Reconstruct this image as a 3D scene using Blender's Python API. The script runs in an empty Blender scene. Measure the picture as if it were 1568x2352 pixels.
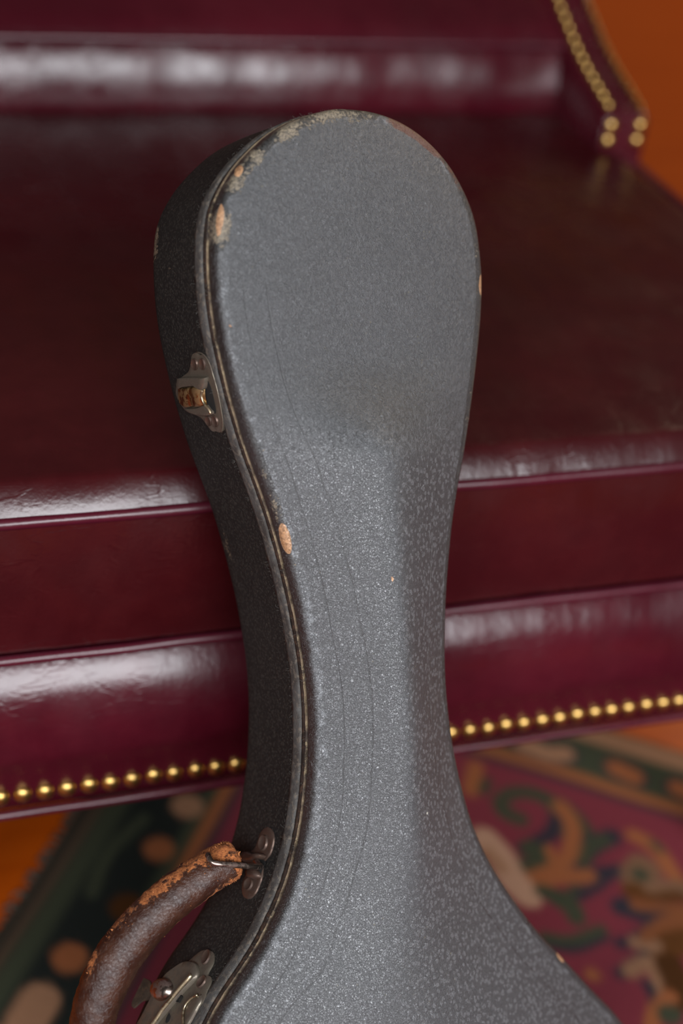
import bpy, bmesh, math, random
import numpy as np
from mathutils import Vector, Matrix, noise as mnoise
random.seed(4)
rng = np.random.RandomState(4)
S = bpy.context.scene
COL = S.collection

# ------------------------------------------------------------------ camera
F = 3300.0                                   # focal length in pixels of the 1568 x 2352 frame
CAMZ = 0.90                                  # camera height above the floor
_X = np.array([10216., 916., -F]); _X /= np.linalg.norm(_X)
_Y = np.array([-1290., 2520., -F]); _Y -= _X * (_X @ _Y); _Y /= np.linalg.norm(_Y)
_Z = np.cross(_X, _Y)
R = np.stack([_X, _Y, _Z])                   # camera axes -> room axes (x along the chair front, y away, z up)
C0 = np.array([0., 0., CAMZ])
cd = bpy.data.cameras.new('camera'); cam = bpy.data.objects.new('camera', cd); COL.objects.link(cam)
cd.sensor_fit = 'VERTICAL'; cd.sensor_height = 36.0; cd.lens = F / 2352 * 36
cd.clip_start = 0.05; cd.clip_end = 50
cd.dof.use_dof = True; cd.dof.focus_distance = 0.705; cd.dof.aperture_fstop = 3.1
M = Matrix([list(R[0]) + [0], list(R[1]) + [0], list(R[2]) + [CAMZ], [0, 0, 0, 1]])
cam.matrix_world = M
S.camera = cam

# ------------------------------------------------------------------ world, lamps, exposure
w = bpy.data.worlds.new('world'); S.world = w; w.use_nodes = True
w.node_tree.nodes['Background'].inputs[0].default_value = (1.0, 0.86, 0.74, 1)
w.node_tree.nodes['Background'].inputs[1].default_value = 0.06

def area(name, loc, target, sx, sy, power, color):
    l = bpy.data.lights.new(name, 'AREA'); l.shape = 'RECTANGLE'; l.size = sx; l.size_y = sy
    l.energy = power; l.color = color
    o = bpy.data.objects.new(name, l); COL.objects.link(o)
    o.location = loc
    o.rotation_euler = (Vector(target) - Vector(loc)).to_track_quat('-Z', 'Y').to_euler()
    return o
area('window_light', (0.34, -1.0, 1.32), (0.25, 0.6, 0.45), 1.40, 0.85, 58, (0.93, 0.96, 1.0))
area('window_light', (-0.95, -0.85, 1.75), (0.25, 0.6, 0.45), 0.6, 0.7, 32, (0.93, 0.96, 1.0))
area('room_lamp', (3.7, 2.8, 2.3), (1.6, 2.8, 0.0), 1.0, 1.0, 48, (1.0, 0.78, 0.55))
S.view_settings.view_transform = 'Standard'; S.view_settings.look = 'None'
S.view_settings.gamma = 1.0; S.view_settings.exposure = -0.08
S.view_settings.use_curve_mapping = False

# ------------------------------------------------------------------ helpers
def ray(px, py): return R @ np.array([(px - 784) / F, (1176 - py) / F, -1.0])
def on_y(px, py, y):
    r = ray(px, py); return C0 + r * ((y - C0[1]) / r[1])
def on_z(px, py, z):
    r = ray(px, py); return C0 + r * ((z - C0[2]) / r[2])
def project(P):
    c = (np.asarray(P) - C0) @ R              # to camera axes
    return np.stack([784 + F * c[..., 0] / -c[..., 2], 1176 - F * c[..., 1] / -c[..., 2]], -1)

def link(name, me, mat=None, parent=None, smooth=True):
    o = bpy.data.objects.new(name, me); COL.objects.link(o)
    if mat: me.materials.append(mat)
    if parent is not None: o.parent = parent
    if smooth:
        for p in me.polygons: p.use_smooth = True
    return o
def mesh(name, verts, faces, mat=None, parent=None, smooth=True, auto=None):
    me = bpy.data.meshes.new(name)
    me.from_pydata([tuple(map(float, v)) for v in verts], [], faces); me.update()
    o = link(name, me, mat, parent, smooth)
    if auto is not None: me.set_sharp_from_angle(angle=math.radians(auto))
    return o
def attr(me, name, vals):
    a = me.attributes.new(name, 'FLOAT', 'POINT'); a.data.foreach_set('value', np.asarray(vals, dtype=np.float32))
def tag(o, label=None, cat=None, group=None, kind=None):
    if label: o['label'] = label
    if cat: o['category'] = cat
    if group: o['group'] = group
    if kind: o['kind'] = kind
    return o
def empty(name, loc):
    o = bpy.data.objects.new(name, None); COL.objects.link(o); o.location = loc; o.empty_display_size = .05
    return o
def catmull(P, n):
    P = np.asarray(P, float)
    Q = np.vstack([2 * P[0] - P[1], P, 2 * P[-1] - P[-2]])
    out = []
    for i in range(len(P) - 1):
        p0, p1, p2, p3 = Q[i:i + 4]
        for t in np.linspace(0, 1, 12, endpoint=False):
            out.append(.5 * (2 * p1 + (p2 - p0) * t + (2 * p0 - 5 * p1 + 4 * p2 - p3) * t * t + (3 * p1 - p0 - 3 * p2 + p3) * t ** 3))
    out.append(P[-1]); out = np.array(out)
    return resample(out, n)
def resample(P, n):
    d = np.r_[0, np.cumsum(np.linalg.norm(np.diff(P, axis=0), axis=1))]
    s = np.linspace(0, d[-1], n)
    return np.stack([np.interp(s, d, P[:, k]) for k in range(P.shape[1])], 1)
def tube_geo(P, r, seg=10, cap=True, up=None):
    P = np.asarray(P, float); n = len(P); r = np.broadcast_to(r, (n,))
    T = np.gradient(P, axis=0); T /= np.linalg.norm(T, axis=1)[:, None] + 1e-12
    a = np.array([0, 0, 1.]) if up is None else np.asarray(up, float)
    if abs(a @ T[0]) > .9: a = np.array([1., 0, 0])
    V = []; u = a - T[0] * (a @ T[0]); u /= np.linalg.norm(u)
    for i in range(n):
        u = u - T[i] * (u @ T[i]); u /= np.linalg.norm(u); v = np.cross(T[i], u)
        for k in range(seg):
            t = 2 * math.pi * k / seg
            V.append(P[i] + r[i] * (math.cos(t) * u + math.sin(t) * v))
    Fc = []
    for i in range(n - 1):
        for k in range(seg):
            k2 = (k + 1) % seg
            Fc.append((i * seg + k, i * seg + k2, (i + 1) * seg + k2, (i + 1) * seg + k))
    if cap:
        Fc.append(tuple(range(seg))[::-1]); Fc.append(tuple((n - 1) * seg + k for k in range(seg)))
    return V, Fc
def tube(name, P, r, mat, parent, seg=10, up=None):
    V, Fc = tube_geo(P, r, seg, True, up)
    return mesh(name, V, Fc, mat, parent)
def loft(name, rows, mat, parent, closed=False):
    """rows: list of equal-length point rows -> skinned sheet"""
    n = len(rows[0]); V = [p for r_ in rows for p in r_]; Fc = []
    for i in range(len(rows) - 1):
        for k in range(n - (0 if closed else 1)):
            k2 = (k + 1) % n
            Fc.append((i * n + k, i * n + k2, (i + 1) * n + k2, (i + 1) * n + k))
    return mesh(name, V, Fc, mat, parent)
def prism(name, prof, x0, x1, mat, parent, nx=2, auto=50):
    """closed profile in (y, z), extruded along x with caps"""
    n = len(prof); xs = np.linspace(x0, x1, nx)
    V = [(x, y, z) for x in xs for (y, z) in prof]; Fc = []
    for i in range(nx - 1):
        for k in range(n):
            k2 = (k + 1) % n
            Fc.append((i * n + k, (i + 1) * n + k, (i + 1) * n + k2, i * n + k2))
    Fc.append(tuple(range(n))); Fc.append(tuple((nx - 1) * n + k for k in range(n))[::-1])
    o = mesh(name, V, Fc, mat, parent)
    bm = bmesh.new(); bm.from_mesh(o.data); bmesh.ops.recalc_face_normals(bm, faces=bm.faces); bm.to_mesh(o.data); bm.free()
    for p in o.data.polygons: p.use_smooth = True
    o.data.set_sharp_from_angle(angle=math.radians(auto))
    return o
def box(name, a, b, mat, parent, bev=0.0):
    bm = bmesh.new(); bmesh.ops.create_cube(bm, size=1)
    for v in bm.verts: v.co = Vector([(a[i] + b[i]) / 2 + v.co[i] * (b[i] - a[i]) for i in range(3)])
    if bev: bmesh.ops.bevel(bm, geom=bm.edges[:], offset=bev, segments=2, affect='EDGES')
    me = bpy.data.meshes.new(name); bm.to_mesh(me); bm.free()
    return link(name, me, mat, parent, smooth=False)

# ------------------------------------------------------------------ materials
class MB:
    def __init__(s, name):
        s.m = bpy.data.materials.new(name); s.m.use_nodes = True; s.t = s.m.node_tree
        s.b = s.t.nodes['Principled BSDF']
    def n(s, typ, **k):
        nd = s.t.nodes.new(typ)
        for a, v in k.items(): setattr(nd, a, v)
        return nd
    def l(s, a, b): s.t.links.new(a, b)
    def _in(s, sock, v):
        if isinstance(v, bpy.types.NodeSocket): s.l(v, sock)
        else: sock.default_value = v
    def co(s, scale=(1, 1, 1), rot=(0, 0, 0)):
        c = s.n('ShaderNodeTexCoord'); m = s.n('ShaderNodeMapping'); s.l(c.outputs['Object'], m.inputs[0])
        m.inputs['Scale'].default_value = scale; m.inputs['Rotation'].default_value = rot
        return m.outputs[0]
    def noise(s, sc, det=4, rough=.55, co=None, dist=0.0):
        x = s.n('ShaderNodeTexNoise'); x.inputs['Scale'].default_value = sc; x.inputs['Detail'].default_value = det
        x.inputs['Roughness'].default_value = rough; x.inputs['Distortion'].default_value = dist
        s.l(co or s.co(), x.inputs['Vector']); return x.outputs['Fac']
    def voro(s, sc, feat='F1', co=None, smooth=None):
        x = s.n('ShaderNodeTexVoronoi', feature=feat); x.inputs['Scale'].default_value = sc
        s.l(co or s.co(), x.inputs['Vector']); return x.outputs['Distance']
    def math(s, op, a, b=0.0, c=None, clamp=False):
        x = s.n('ShaderNodeMath', operation=op); x.use_clamp = clamp
        s._in(x.inputs[0], a); s._in(x.inputs[1], b)
        if c is not None: s._in(x.inputs[2], c)
        return x.outputs[0]
    def ramp(s, v, lo, hi, a=0.0, b=1.0):
        x = s.n('ShaderNodeMapRange', interpolation_type='SMOOTHSTEP')
        s._in(x.inputs[0], v); s._in(x.inputs[1], lo); s._in(x.inputs[2], hi); s._in(x.inputs[3], a); s._in(x.inputs[4], b)
        return x.outputs[0]
    def mix(s, f, a, b):
        x = s.n('ShaderNodeMix', data_type='RGBA'); s._in(x.inputs[0], f)
        for i, v in ((6, a), (7, b)):
            if isinstance(v, tuple): x.inputs[i].default_value = (*v, 1)
            else: s.l(v, x.inputs[i])
        return x.outputs[2]
    def attr(s, name):
        x = s.n('ShaderNodeAttribute'); x.attribute_name = name; return x
    def set(s, **k):
        names = dict(col='Base Color', rough='Roughness', metal='Metallic', spec='Specular IOR Level', coat='Coat Weight', coatr='Coat Roughness', sheen='Sheen Weight', sheenr='Sheen Roughness', ior='IOR')
        for a, v in k.items():
            i = s.b.inputs[names[a]]
            if isinstance(v, tuple): i.default_value = (*v, 1)
            else: s._in(i, v)
        return s
    def bump(s, h, dist, strength=1.0, prev=None):
        x = s.n('ShaderNodeBump'); x.inputs['Distance'].default_value = dist; x.inputs['Strength'].default_value = strength
        s.l(h, x.inputs['Height'])
        if prev: s.l(prev, x.inputs['Normal'])
        s.l(x.outputs[0], s.b.inputs['Normal']); return x.outputs[0]

def leather(name, col, col2, rough=.3, grain=1.0, wr=1.0):
    m = MB(name)
    n1 = m.noise(9, 4); n2 = m.noise(60, 5)
    f = m.ramp(m.math('ADD', m.math('MULTIPLY', n1, .7), m.math('MULTIPLY', n2, .3)), .38, .66)
    c = m.mix(f, col, col2)
    # small pale scuffs and specks
    sp = m.ramp(m.voro(38), .035, .02)
    sp = m.math('MULTIPLY', sp, m.ramp(m.noise(14, 2), .60, .66))
    c = m.mix(m.math('MULTIPLY', sp, .35), c, (.45, .36, .36))
    m.set(col=c, rough=m.ramp(m.noise(22, 5), .3, .7, rough - .05, rough + .08), spec=.5)
    vert = m.noise(30, 3, co=m.co((1.6, .35, .5)))                    # gathers running across the edge
    b = m.bump(vert, .0016 * wr, .4)
    crack = m.n('ShaderNodeTexVoronoi', feature='DISTANCE_TO_EDGE'); crack.inputs['Scale'].default_value = 24
    dco = m.n('ShaderNodeVectorMath', operation='ADD'); m.l(m.co((1, 1, 1), (0, 0, .5)), dco.inputs[0])
    nz = m.n('ShaderNodeTexNoise'); nz.inputs['Scale'].default_value = 20
    sc = m.n('ShaderNodeVectorMath', operation='SCALE'); m.l(nz.outputs['Color'], sc.inputs[0]); sc.inputs['Scale'].default_value = .03
    m.l(sc.outputs[0], dco.inputs[1]); m.l(dco.outputs[0], crack.inputs['Vector'])
    b = m.bump(m.ramp(crack.outputs['Distance'], 0, .05), .00016, .35 * wr, b)
    b = m.bump(m.noise(420, 4), .00025 * grain, .6, b)
    return m.m
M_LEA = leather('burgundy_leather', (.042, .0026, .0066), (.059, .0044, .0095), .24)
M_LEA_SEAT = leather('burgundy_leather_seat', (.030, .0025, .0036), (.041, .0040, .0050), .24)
M_PIPE = leather('burgundy_piping_leather', (.050, .004, .010), (.066, .006, .014), .30, .6, .2)

def metal(name, col, dirt, rough=.35, f=(.45, .62), met=1.0):
    m = MB(name)
    k = m.ramp(m.noise(180, 5, .65), f[0], f[1])
    m.set(col=m.mix(k, col, dirt), metal=m.ramp(k, 0, 1, met, met * .75), rough=m.ramp(k, 0, 1, rough, rough + .25))
    m.bump(m.noise(500, 3), .0002, .4)
    return m.m
M_NAIL = metal('antique_brass', (.56, .34, .10), (.42, .25, .08), .34, (.55, .85))
M_NAIL.node_tree.nodes['Principled BSDF'].inputs['Coat Weight'].default_value = .3
M_STEEL = metal('aged_nickel_plate', (.17, .145, .112), (.10, .078, .060), .40, (.45, .62), .6)
M_BRASS = metal('aged_brass', (.50, .34, .15), (.28, .17, .08), .28)
M_WIRE = metal('steel_wire', (.34, .27, .23), (.18, .12, .10), .30)
M_RUST = metal('brown_lacquered_plate', (.105, .066, .050), (.07, .043, .033), .42, (.45, .62), .6)
M_GOLDLINE = metal('bright_worn_edge', (.50, .42, .28), (.22, .16, .10), .34, (.4,.55))
m = MB('black_void'); m.set(col=(.004, .0035, .003), rough=.9); M_VOID = m.m

# covering of the case: pebbled black leathercloth, greyed by wear
def cloth(name, base, light, wear_col, face=True):
    m = MB(name)
    co = m.co()
    # pebbled grain: crinkled pale-topped grains, finer creased grain on the head
    wv_ = m.n('ShaderNodeTexNoise'); wv_.inputs['Scale'].default_value = 700; wv_.inputs['Detail'].default_value = 3; m.l(co, wv_.inputs['Vector'])
    ws = m.n('ShaderNodeVectorMath', operation='SCALE'); m.l(wv_.outputs['Color'], ws.inputs[0]); ws.inputs['Scale'].default_value = .0022
    wa = m.n('ShaderNodeVectorMath', operation='ADD'); m.l(co, wa.inputs[0]); m.l(ws.outputs[0], wa.inputs[1])
    p = m.voro(400 if face else 620, 'F1', wa.outputs[0])
    pebble = m.ramp(p, .22, .62, 1, 0)
    fib = m.noise(1700, 4, .65)
    crk = m.ramp(m.noise(1250, 5, .65, m.co((1.0, .7, 1), (0, 0, .6)), .8), .36, .66)
    hd_ = m.n('ShaderNodeTexNoise'); hd_.inputs['Scale'].default_value = 620; hd_.inputs['Detail'].default_value = 5; hd_.inputs['Roughness'].default_value = .6; hd_.inputs['Distortion'].default_value = .7
    m.l(m.co((1.0, .62, 1), (0, 0, .7)), hd_.inputs['Vector']); hdg = m.ramp(hd_.outputs['Fac'], .34, .66)
    A = m.attr('grain').outputs['Fac']                               # 0 head (creased grain) .. 1 neck (pebbles)
    gr = m.n('ShaderNodeMix', data_type='FLOAT'); m.l(A, gr.inputs[0]); m.l(hdg, gr.inputs[2]); m.l(m.math('MULTIPLY', pebble, m.ramp(crk, 0, 1, .45, 1)), gr.inputs[3])
    g = gr.outputs[0]
    big = m.noise(16, 4); mid = m.noise(90, 5)
    c = m.mix(m.ramp(big, .35, .7), base, light)
    c = m.mix(m.math('MULTIPLY', m.ramp(mid, .45, .75), .35), c, light)
    c = m.mix(m.math('MULTIPLY', m.ramp(g, .30, 0), .38), c, tuple(x * .30 for x in base))
    fine = m.ramp(m.noise(2600, 2, .5), .42, .58)
    worn = m.math('MULTIPLY', m.ramp(g, .24, .56), m.math('MULTIPLY', m.ramp(m.noise(170, 3), .22, .42), m.math('ADD', .35, m.math('MULTIPLY', fine, .65))))
    worn = m.math('MULTIPLY', worn, m.ramp(A, 0, 1, .22, 1))
    c = m.mix(m.math('MULTIPLY', worn, .80 if face else .75), c, (.21, .215, .225) if face else (.060, .051, .042))
    if face:
        wob_ = m.math('ADD', m.attr('edge').outputs['Fac'], m.math('MULTIPLY', m.math('SUBTRACT', m.noise(10, 2), .5), .006)); LN_ = m.attr('scratch').outputs['Fac']
        for e0, wd, sg in ((.0105, .00026, 1), (.0225, .00032, 1), (.0185, .00028, -1)):
            d = m.math('ABSOLUTE', m.math('SUBTRACT', wob_, e0))
            c = m.mix(m.math('MULTIPLY', m.math('MULTIPLY', m.ramp(d, wd * .5, wd * 1.3, 1, 0), m.ramp(m.math('MULTIPLY', LN_, float(sg)), .2, .8)), m.ramp(m.noise(45, 3), .35, .6, .1, .6)), c, (.012, .012, .013))
    # tan flecks where the grain is rubbed through
    fl = m.math('MULTIPLY', m.ramp(m.voro(300, 'F1', co), .16, .08), m.ramp(m.noise(70, 3), .57, .70))
    c = m.mix(m.math('MULTIPLY', fl, .55), c, (.20, .17, .10))
    wh = m.ramp(m.voro(36, 'F1', co), .028, .018)
    c = m.mix(m.math('MULTIPLY', wh, m.ramp(m.noise(31, 1), .55, .6)), c, (.6, .58, .5))
    E = m.attr('edge').outputs['Fac']                                # metres from the rim of the lid
    W = m.attr('wear').outputs['Fac']
    n3 = m.noise(260, 6, .7); n4 = m.noise(90, 4, .6)
    if face:
        # blackened rolled edge
        k = m.ramp(m.math('ADD', m.math('SUBTRACT', m.attr('rim').outputs['Fac'], m.math('MULTIPLY', m.ramp(W, .2, .6), .0030)), m.math('MULTIPLY', m.math('SUBTRACT', n3, .5), .0030)), .0002, .0006, 1, 0)
        hl = m.math('MULTIPLY', m.math('MULTIPLY', m.ramp(E, .0006, .0012), m.ramp(E, .0050, .0025)), m.ramp(n3, .47, .62))
        c = m.mix(m.math('MULTIPLY', hl, .5), c, (.24, .25, .265))
        c = m.mix(k, c, (.010, .009, .009))
    # bare tan board where the covering is rubbed off
    n5 = m.noise(620, 5, .7)
    wv = m.math('ADD', W, m.math('MULTIPLY', m.math('ADD', m.math('SUBTRACT', n5, .5), m.math('MULTIPLY', m.math('SUBTRACT', n4, .5), .8)), 1.5))
    wk = m.ramp(wv, .62, .70)
    c = m.mix(wk, c, m.mix(m.ramp(m.noise(900, 4, .7), .38, .62), wear_col, tuple(x * .40 for x in wear_col)))
    K = m.attr('chip').outputs['Fac']
    ck = m.ramp(m.math('ADD', K, m.math('MULTIPLY', m.math('SUBTRACT', n3, .5), .4)), .5, .56)
    c = m.mix(ck, c, m.mix(m.ramp(m.noise(700, 2, .5, m.co((1, .15, 1))), .4, .6), (.50, .26, .12), (.36, .18, .08)))
    Br = m.attr('brown').outputs['Fac']
    bk = m.ramp(m.math('ADD', Br, m.math('MULTIPLY', m.math('SUBTRACT', n3, .5), .7)), .45, .6)
    c = m.mix(bk, c, (.085, .022, .010))
    rf = m.ramp(g, .2, .7, .44, .33) if face else m.ramp(g, .3, .8, .62, .5)
    m.set(col=c, rough=m.math('ADD', rf, m.math('MULTIPLY', wk, .3)), spec=.9 if face else .28, coat=.6 if face else 0.0, coatr=.38)
    # long fine scratches that run parallel to the rim
    b = m.bump(g, m_b := .00022, .9)
    b.node.inputs['Distance'].default_value = m_b
    if face: m.l(m.ramp(A, 0, 1, .00060, .00017), b.node.inputs['Distance'])
    b = m.bump(crk, .00018, 1.0, b)
    b = m.bump(fib, .00012, .6, b)
    if face:
        wob = m.math('ADD', E, m.math('MULTIPLY', m.math('SUBTRACT', m.noise(10, 2), .5), .006))
        tot = None
        LN = m.attr('scratch').outputs['Fac']                    # +1 along the left rim, -1 along the right, 0 at the top
        for e0, wd, sg in ((.0105, .00022, 1), (.0225, .00028, 1), (.0185, .00025, -1)):
            d = m.math('ABSOLUTE', m.math('SUBTRACT', wob, e0))
            on = m.ramp(m.math('MULTIPLY', LN, float(sg)), .2, .8, 0, 1)
            l = m.math('SUBTRACT', 1.0, m.math('MULTIPLY', m.ramp(d, wd * .5, wd * 1.5, 1, 0), on))
            tot = l if tot is None else m.math('MULTIPLY', tot, l)
        b = m.bump(tot, .0006, 1.0, b)
        b = m.bump(m.noise(26, 3), .0016, .45, b)
    b = m.bump(m.math('MULTIPLY', m.math('MAXIMUM', wk, ck), m.math('SUBTRACT', 0.0, 1.0)), .0005, .8, b)
    if face:                                                         # the waxy film follows only the broader grain
        cb = m.n('ShaderNodeBump'); cb.inputs['Distance'].default_value = .00007; cb.inputs['Strength'].default_value = .9
        m.l(m.math('ADD', g, crk), cb.inputs['Height']); m.l(cb.outputs[0], m.b.inputs['Coat Normal'])
    return m.m
M_LID = cloth('grey_worn_leathercloth', (.037, .039, .042), (.047, .049, .053), (.26, .205, .135), True)
M_WALL = cloth('black_leathercloth', (.010, .0085, .0078), (.018, .0155, .0135), (.20, .14, .09), False)
def strip_mat(name, a, b, c):
    m = MB(name)
    k = m.ramp(m.noise(60, 5, .7), .40, .6); k2 = m.ramp(m.noise(300, 5, .7), .5, .62)
    m.set(col=m.mix(m.math('MULTIPLY', k2, .7), m.mix(k, a, b), c), rough=.75, spec=.3)
    m.bump(m.noise(700, 5, .7), .0005, .8)
    return m.m
M_FELT = strip_mat('grey_cloth_binding', (.080, .076, .072), (.050, .044, .040), (.15, .125, .10))
M_BAND = strip_mat('dark_brown_inner_lip', (.045, .030, .024), (.022, .016, .013), (.10, .055, .035))
M_THREAD = strip_mat('tan_paper_edge', (.17, .12, .075), (.035, .025, .02), (.26, .20, .12))

m = MB('brown_handle_leather')
A_ = m.attr('fray').outputs['Fac']
nf = m.noise(260, 7, .72); ng = m.noise(70, 4)
fr = m.math('ADD', A_, m.math('MULTIPLY', m.math('ADD', m.math('SUBTRACT', nf, .5), m.math('SUBTRACT', ng, .5)), 1.3))
fk = m.ramp(fr, .52, .66)
c = m.mix(m.ramp(m.noise(120, 5), .35, .7), (.026, .0085, .005), (.048, .018, .010))
c = m.mix(fk, c, m.mix(m.ramp(m.noise(800, 4, .7), .35, .65), (.17, .045, .012), (.38, .125, .035)))
m.set(col=c, rough=m.ramp(m.math('ADD', fk, m.math('MULTIPLY', m.noise(300, 3), .3)), 0, 1.2, .26, .9), spec=.4)
b_ = m.bump(m.noise(650, 5, .65, m.co((1, 1, 1)), .6), .0006, .8)
m.bump(fk, .0009, .8, b_)
M_HAND = m.m
m = MB('orange_leather_fibre'); m.set(col=m.mix(m.noise(900, 2), (.20, .06, .015), (.42, .15, .045)), rough=.9); M_FIB = m.m
m = MB('grey_lint'); m.set(col=(.10, .095, .085), rough=.9); M_LINT = m.m

m = MB('orange_stained_wood')
g1 = m.noise(7, 5, .6, m.co((.35, 6, 1), (0, 0, .2)), .6)
m.set(col=m.mix(m.ramp(g1, .3, .7), (.36, .052, .001), (.45, .075, .003)), rough=.33, spec=.5)
m.bump(m.noise(60, 3, .5, m.co((.3, 5, 1))), .0006, .3)
M_FLOOR = m.m
m = MB('warm_plaster'); m.set(col=m.mix(m.noise(3), (.40, .17, .06), (.44, .20, .08)), rough=.8); m.bump(m.noise(150), .001, .3); M_PLASTER = m.m
m = MB('dark_turned_wood'); m.set(col=m.mix(m.noise(30, 4, .6, m.co((4, 4, .5))), (.05, .018, .008), (.09, .03, .012)), rough=.35); M_WOOD = m.m
m = MB('black_dust_cloth'); m.set(col=(.01, .009, .009), rough=.95); m.bump(m.noise(900, 2), .0004, .6); M_DUST = m.m
m = MB('knotted_wool')
a_ = m.attr('pile'); m.set(col=a_.outputs['Color'], rough=.95, spec=.1)
m.bump(m.noise(420, 3), .002, .8); M_RUG = m.m

# ------------------------------------------------------------------ the setting
fl = box('floor', (-3.0, -3.0, -.04), (4.2, 5.6, 0.0), M_FLOOR, None); tag(fl, kind='structure')
wb = box('wall_back', (-3.0, 5.6, -.04), (4.2, 5.7, 2.8), M_PLASTER, None); tag(wb, kind='structure')
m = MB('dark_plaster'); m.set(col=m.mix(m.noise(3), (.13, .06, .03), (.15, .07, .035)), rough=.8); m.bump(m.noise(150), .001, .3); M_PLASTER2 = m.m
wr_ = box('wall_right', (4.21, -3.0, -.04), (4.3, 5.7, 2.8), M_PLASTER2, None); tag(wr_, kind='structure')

# ------------------------------------------------------------------ the rug
def build_rug():
    ZR = .006
    ang = math.radians(-35.4)
    U = np.array([math.cos(ang), math.sin(ang)]); V = np.array([math.sin(ang), -math.cos(ang)])   # V towards the camera
    far = on_z(1450, 1692, ZR)[:2]; left = on_z(115, 1960, ZR)[:2]
    O = V * (far @ V) + U * (left @ U)                   # far left corner
    def uv(px, py):
        p = on_z(px, py, ZR)[:2] - O; return np.array([p @ U, p @ V])
    du, dv = .0045, .0045; nu, nv = 300, 330
    uu, vv = np.meshgrid(np.arange(nu) * du, np.arange(nv) * dv)          # (nv, nu)
    Wd, Ln = uu.max(), vv.max()
    red = np.array([.150, .024, .034]); green = np.array([.040, .044, .026]); navy = np.array([.026, .022, .030])
    beige = np.array([.27, .135, .075]); tan = np.array([.24, .078, .030]); brown = np.array([.085, .03, .008]); cream = np.array([.36, .20, .13])
    colr = np.zeros(uu.shape + (3,)); colr[:] = red
    def blend(mask, c): colr[:] = colr * (1 - mask[..., None]) + c * mask[..., None]
    def soft(d, w, s=.004): return np.clip((w - d) / s + .5, 0, 1)
    v1 = uv(1450, 1733)[1]; v2 = uv(1450, 1813)[1]; v3 = uv(1450, 1837)[1]; v4 = uv(1450, 1848)[1]
    e = np.minimum(np.minimum(uu, vv), np.minimum(Wd - uu, Ln - vv))
    ub = uv(490, 1900)[0]                                # inner guard line on the left side: a broader border there
    sc = np.where(uu < vv, v3 / ub * 1.0, 1.0)
    uL = np.where(uu < v1 * .7, uu, np.where(uu < ub - (v3 - v2) , v1 + .002 + (uu - v1 * .7) * (v2 - v1 - .003) / (ub - v3 + v2 - v1 * .7), v3 - (ub - uu)))
    eL = np.minimum(uL, vv); e = np.minimum(eL, np.minimum(Wd - uu, Ln - vv))
    blend(soft(e, v4, .003), navy); blend(soft(e, v3, .003), tan); blend(soft(e, v2, .003), green); blend(soft(e, v1, .003), beige)
    blend(np.clip((v1 * .75 - uu) / .012 + .5, 0, 1), np.array([.035, .026, .018]))
    def stroke(pts, wpx, c, reg=None):
        P = np.array([uv(*p) for p in pts]); P = catmull(P, 24) if len(P) > 2 else resample(P, 12)
        d = np.full(uu.shape, 9.0)
        for a, b in zip(P[:-1], P[1:]):
            ab = b - a; t = np.clip(((uu - a[0]) * ab[0] + (vv - a[1]) * ab[1]) / (ab @ ab + 1e-9), 0, 1)
            d = np.minimum(d, np.hypot(uu - a[0] - t * ab[0], vv - a[1] - t * ab[1]))
        blend(soft(d, wpx / F * 1.15 * .62), c)
    def blob(px, py, w, c): stroke([(px - 1, py), (px + 1, py)], w, c)
    K = lambda L: [(1040 + x / 2.896, 1540 + y / 2.896) for x, y in L]
    # border flowers
    for pts, w_, c_ in ((K([(480, 500), (640, 560), (740, 560)]), 42, beige), (K([(1090, 650), (1200, 700)]), 46, tan), (K([(1500, 780), (1600, 830)]), 44, tan)):
        stroke(pts, w_ + 16, navy); stroke(pts, w_, c_)
    k = 1
    for j in range(9):                                   # the border flowers go on along the far side
        u0 = uv(1437, 1775)[0] + .155 + .085 * j
        d = np.hypot((uu - u0) / 1.6, vv - (v1 + v2) / 2); blend(soft(d, .017), tan if j % 2 else beige)
    # motifs of the field
    stroke(K([(150, 640), (130, 740), (120, 800)]), 34, tan); stroke(K([(230, 740), (200, 800)]), 22, green)
    stroke(K([(450, 985), (345, 940), (320, 860), (420, 810), (560, 825), (670, 890), (715, 985), (690, 1060)]), 34, green)
    stroke(K([(700, 980), (660, 1070), (560, 1140), (480, 1180)]), 34, navy)
    stroke(K([(520, 1180), (600, 1260), (500, 1300)]), 46, green)
    stroke(K([(720, 880), (850, 1000), (900, 1100)]), 26, green)
    stroke(K([(1050, 1110), (930, 1170), (850, 1250), (800, 1330)]), 46, navy); stroke(K([(1000, 1130), (900, 1180), (860, 1260)]), 34, green)
    stroke(K([(715, 905), (785, 1000), (795, 1120), (770, 1230), (690, 1310), (560, 1370), (470, 1400)]), 34, tan)
    stroke(K([(640, 1180), (690, 1300)]), 22, tan)
    stroke(K([(860, 1380), (1000, 1350), (1110, 1340)]), 34, navy); stroke(K([(560, 1400), (760, 1370), (900, 1370)]), 34, tan)
    stroke(K([(210, 1120), (320, 1240), (390, 1380), (500, 1500)]), 56, cream); stroke(K([(230, 1200), (330, 1320)]), 24, beige)
    stroke(K([(600, 1470), (740, 1520), (830, 1470)]), 34, green); stroke(K([(700, 1520), (790, 1580), (820, 1640)]), 38, green)
    stroke(K([(850, 1500), (960, 1440), (1040, 1370)]), 22, navy)
    stroke(K([(640, 1810), (800, 1830), (980, 1760)]), 32, navy); stroke(K([(600, 1780), (800, 1790), (990, 1720)]), 24, green)
    stroke(K([(1200, 1100), (1340, 1180), (1440, 1320), (1530, 1450)]), 34, tan); stroke(K([(1330, 1150), (1380, 1200)]), 16, green)
    stroke(K([(1170, 1340), (1240, 1270), (1330, 1350), (1260, 1450), (1170, 1400)]), 34, beige * .55); blob(*K([(1245, 1365)])[0], 34, green)
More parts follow.
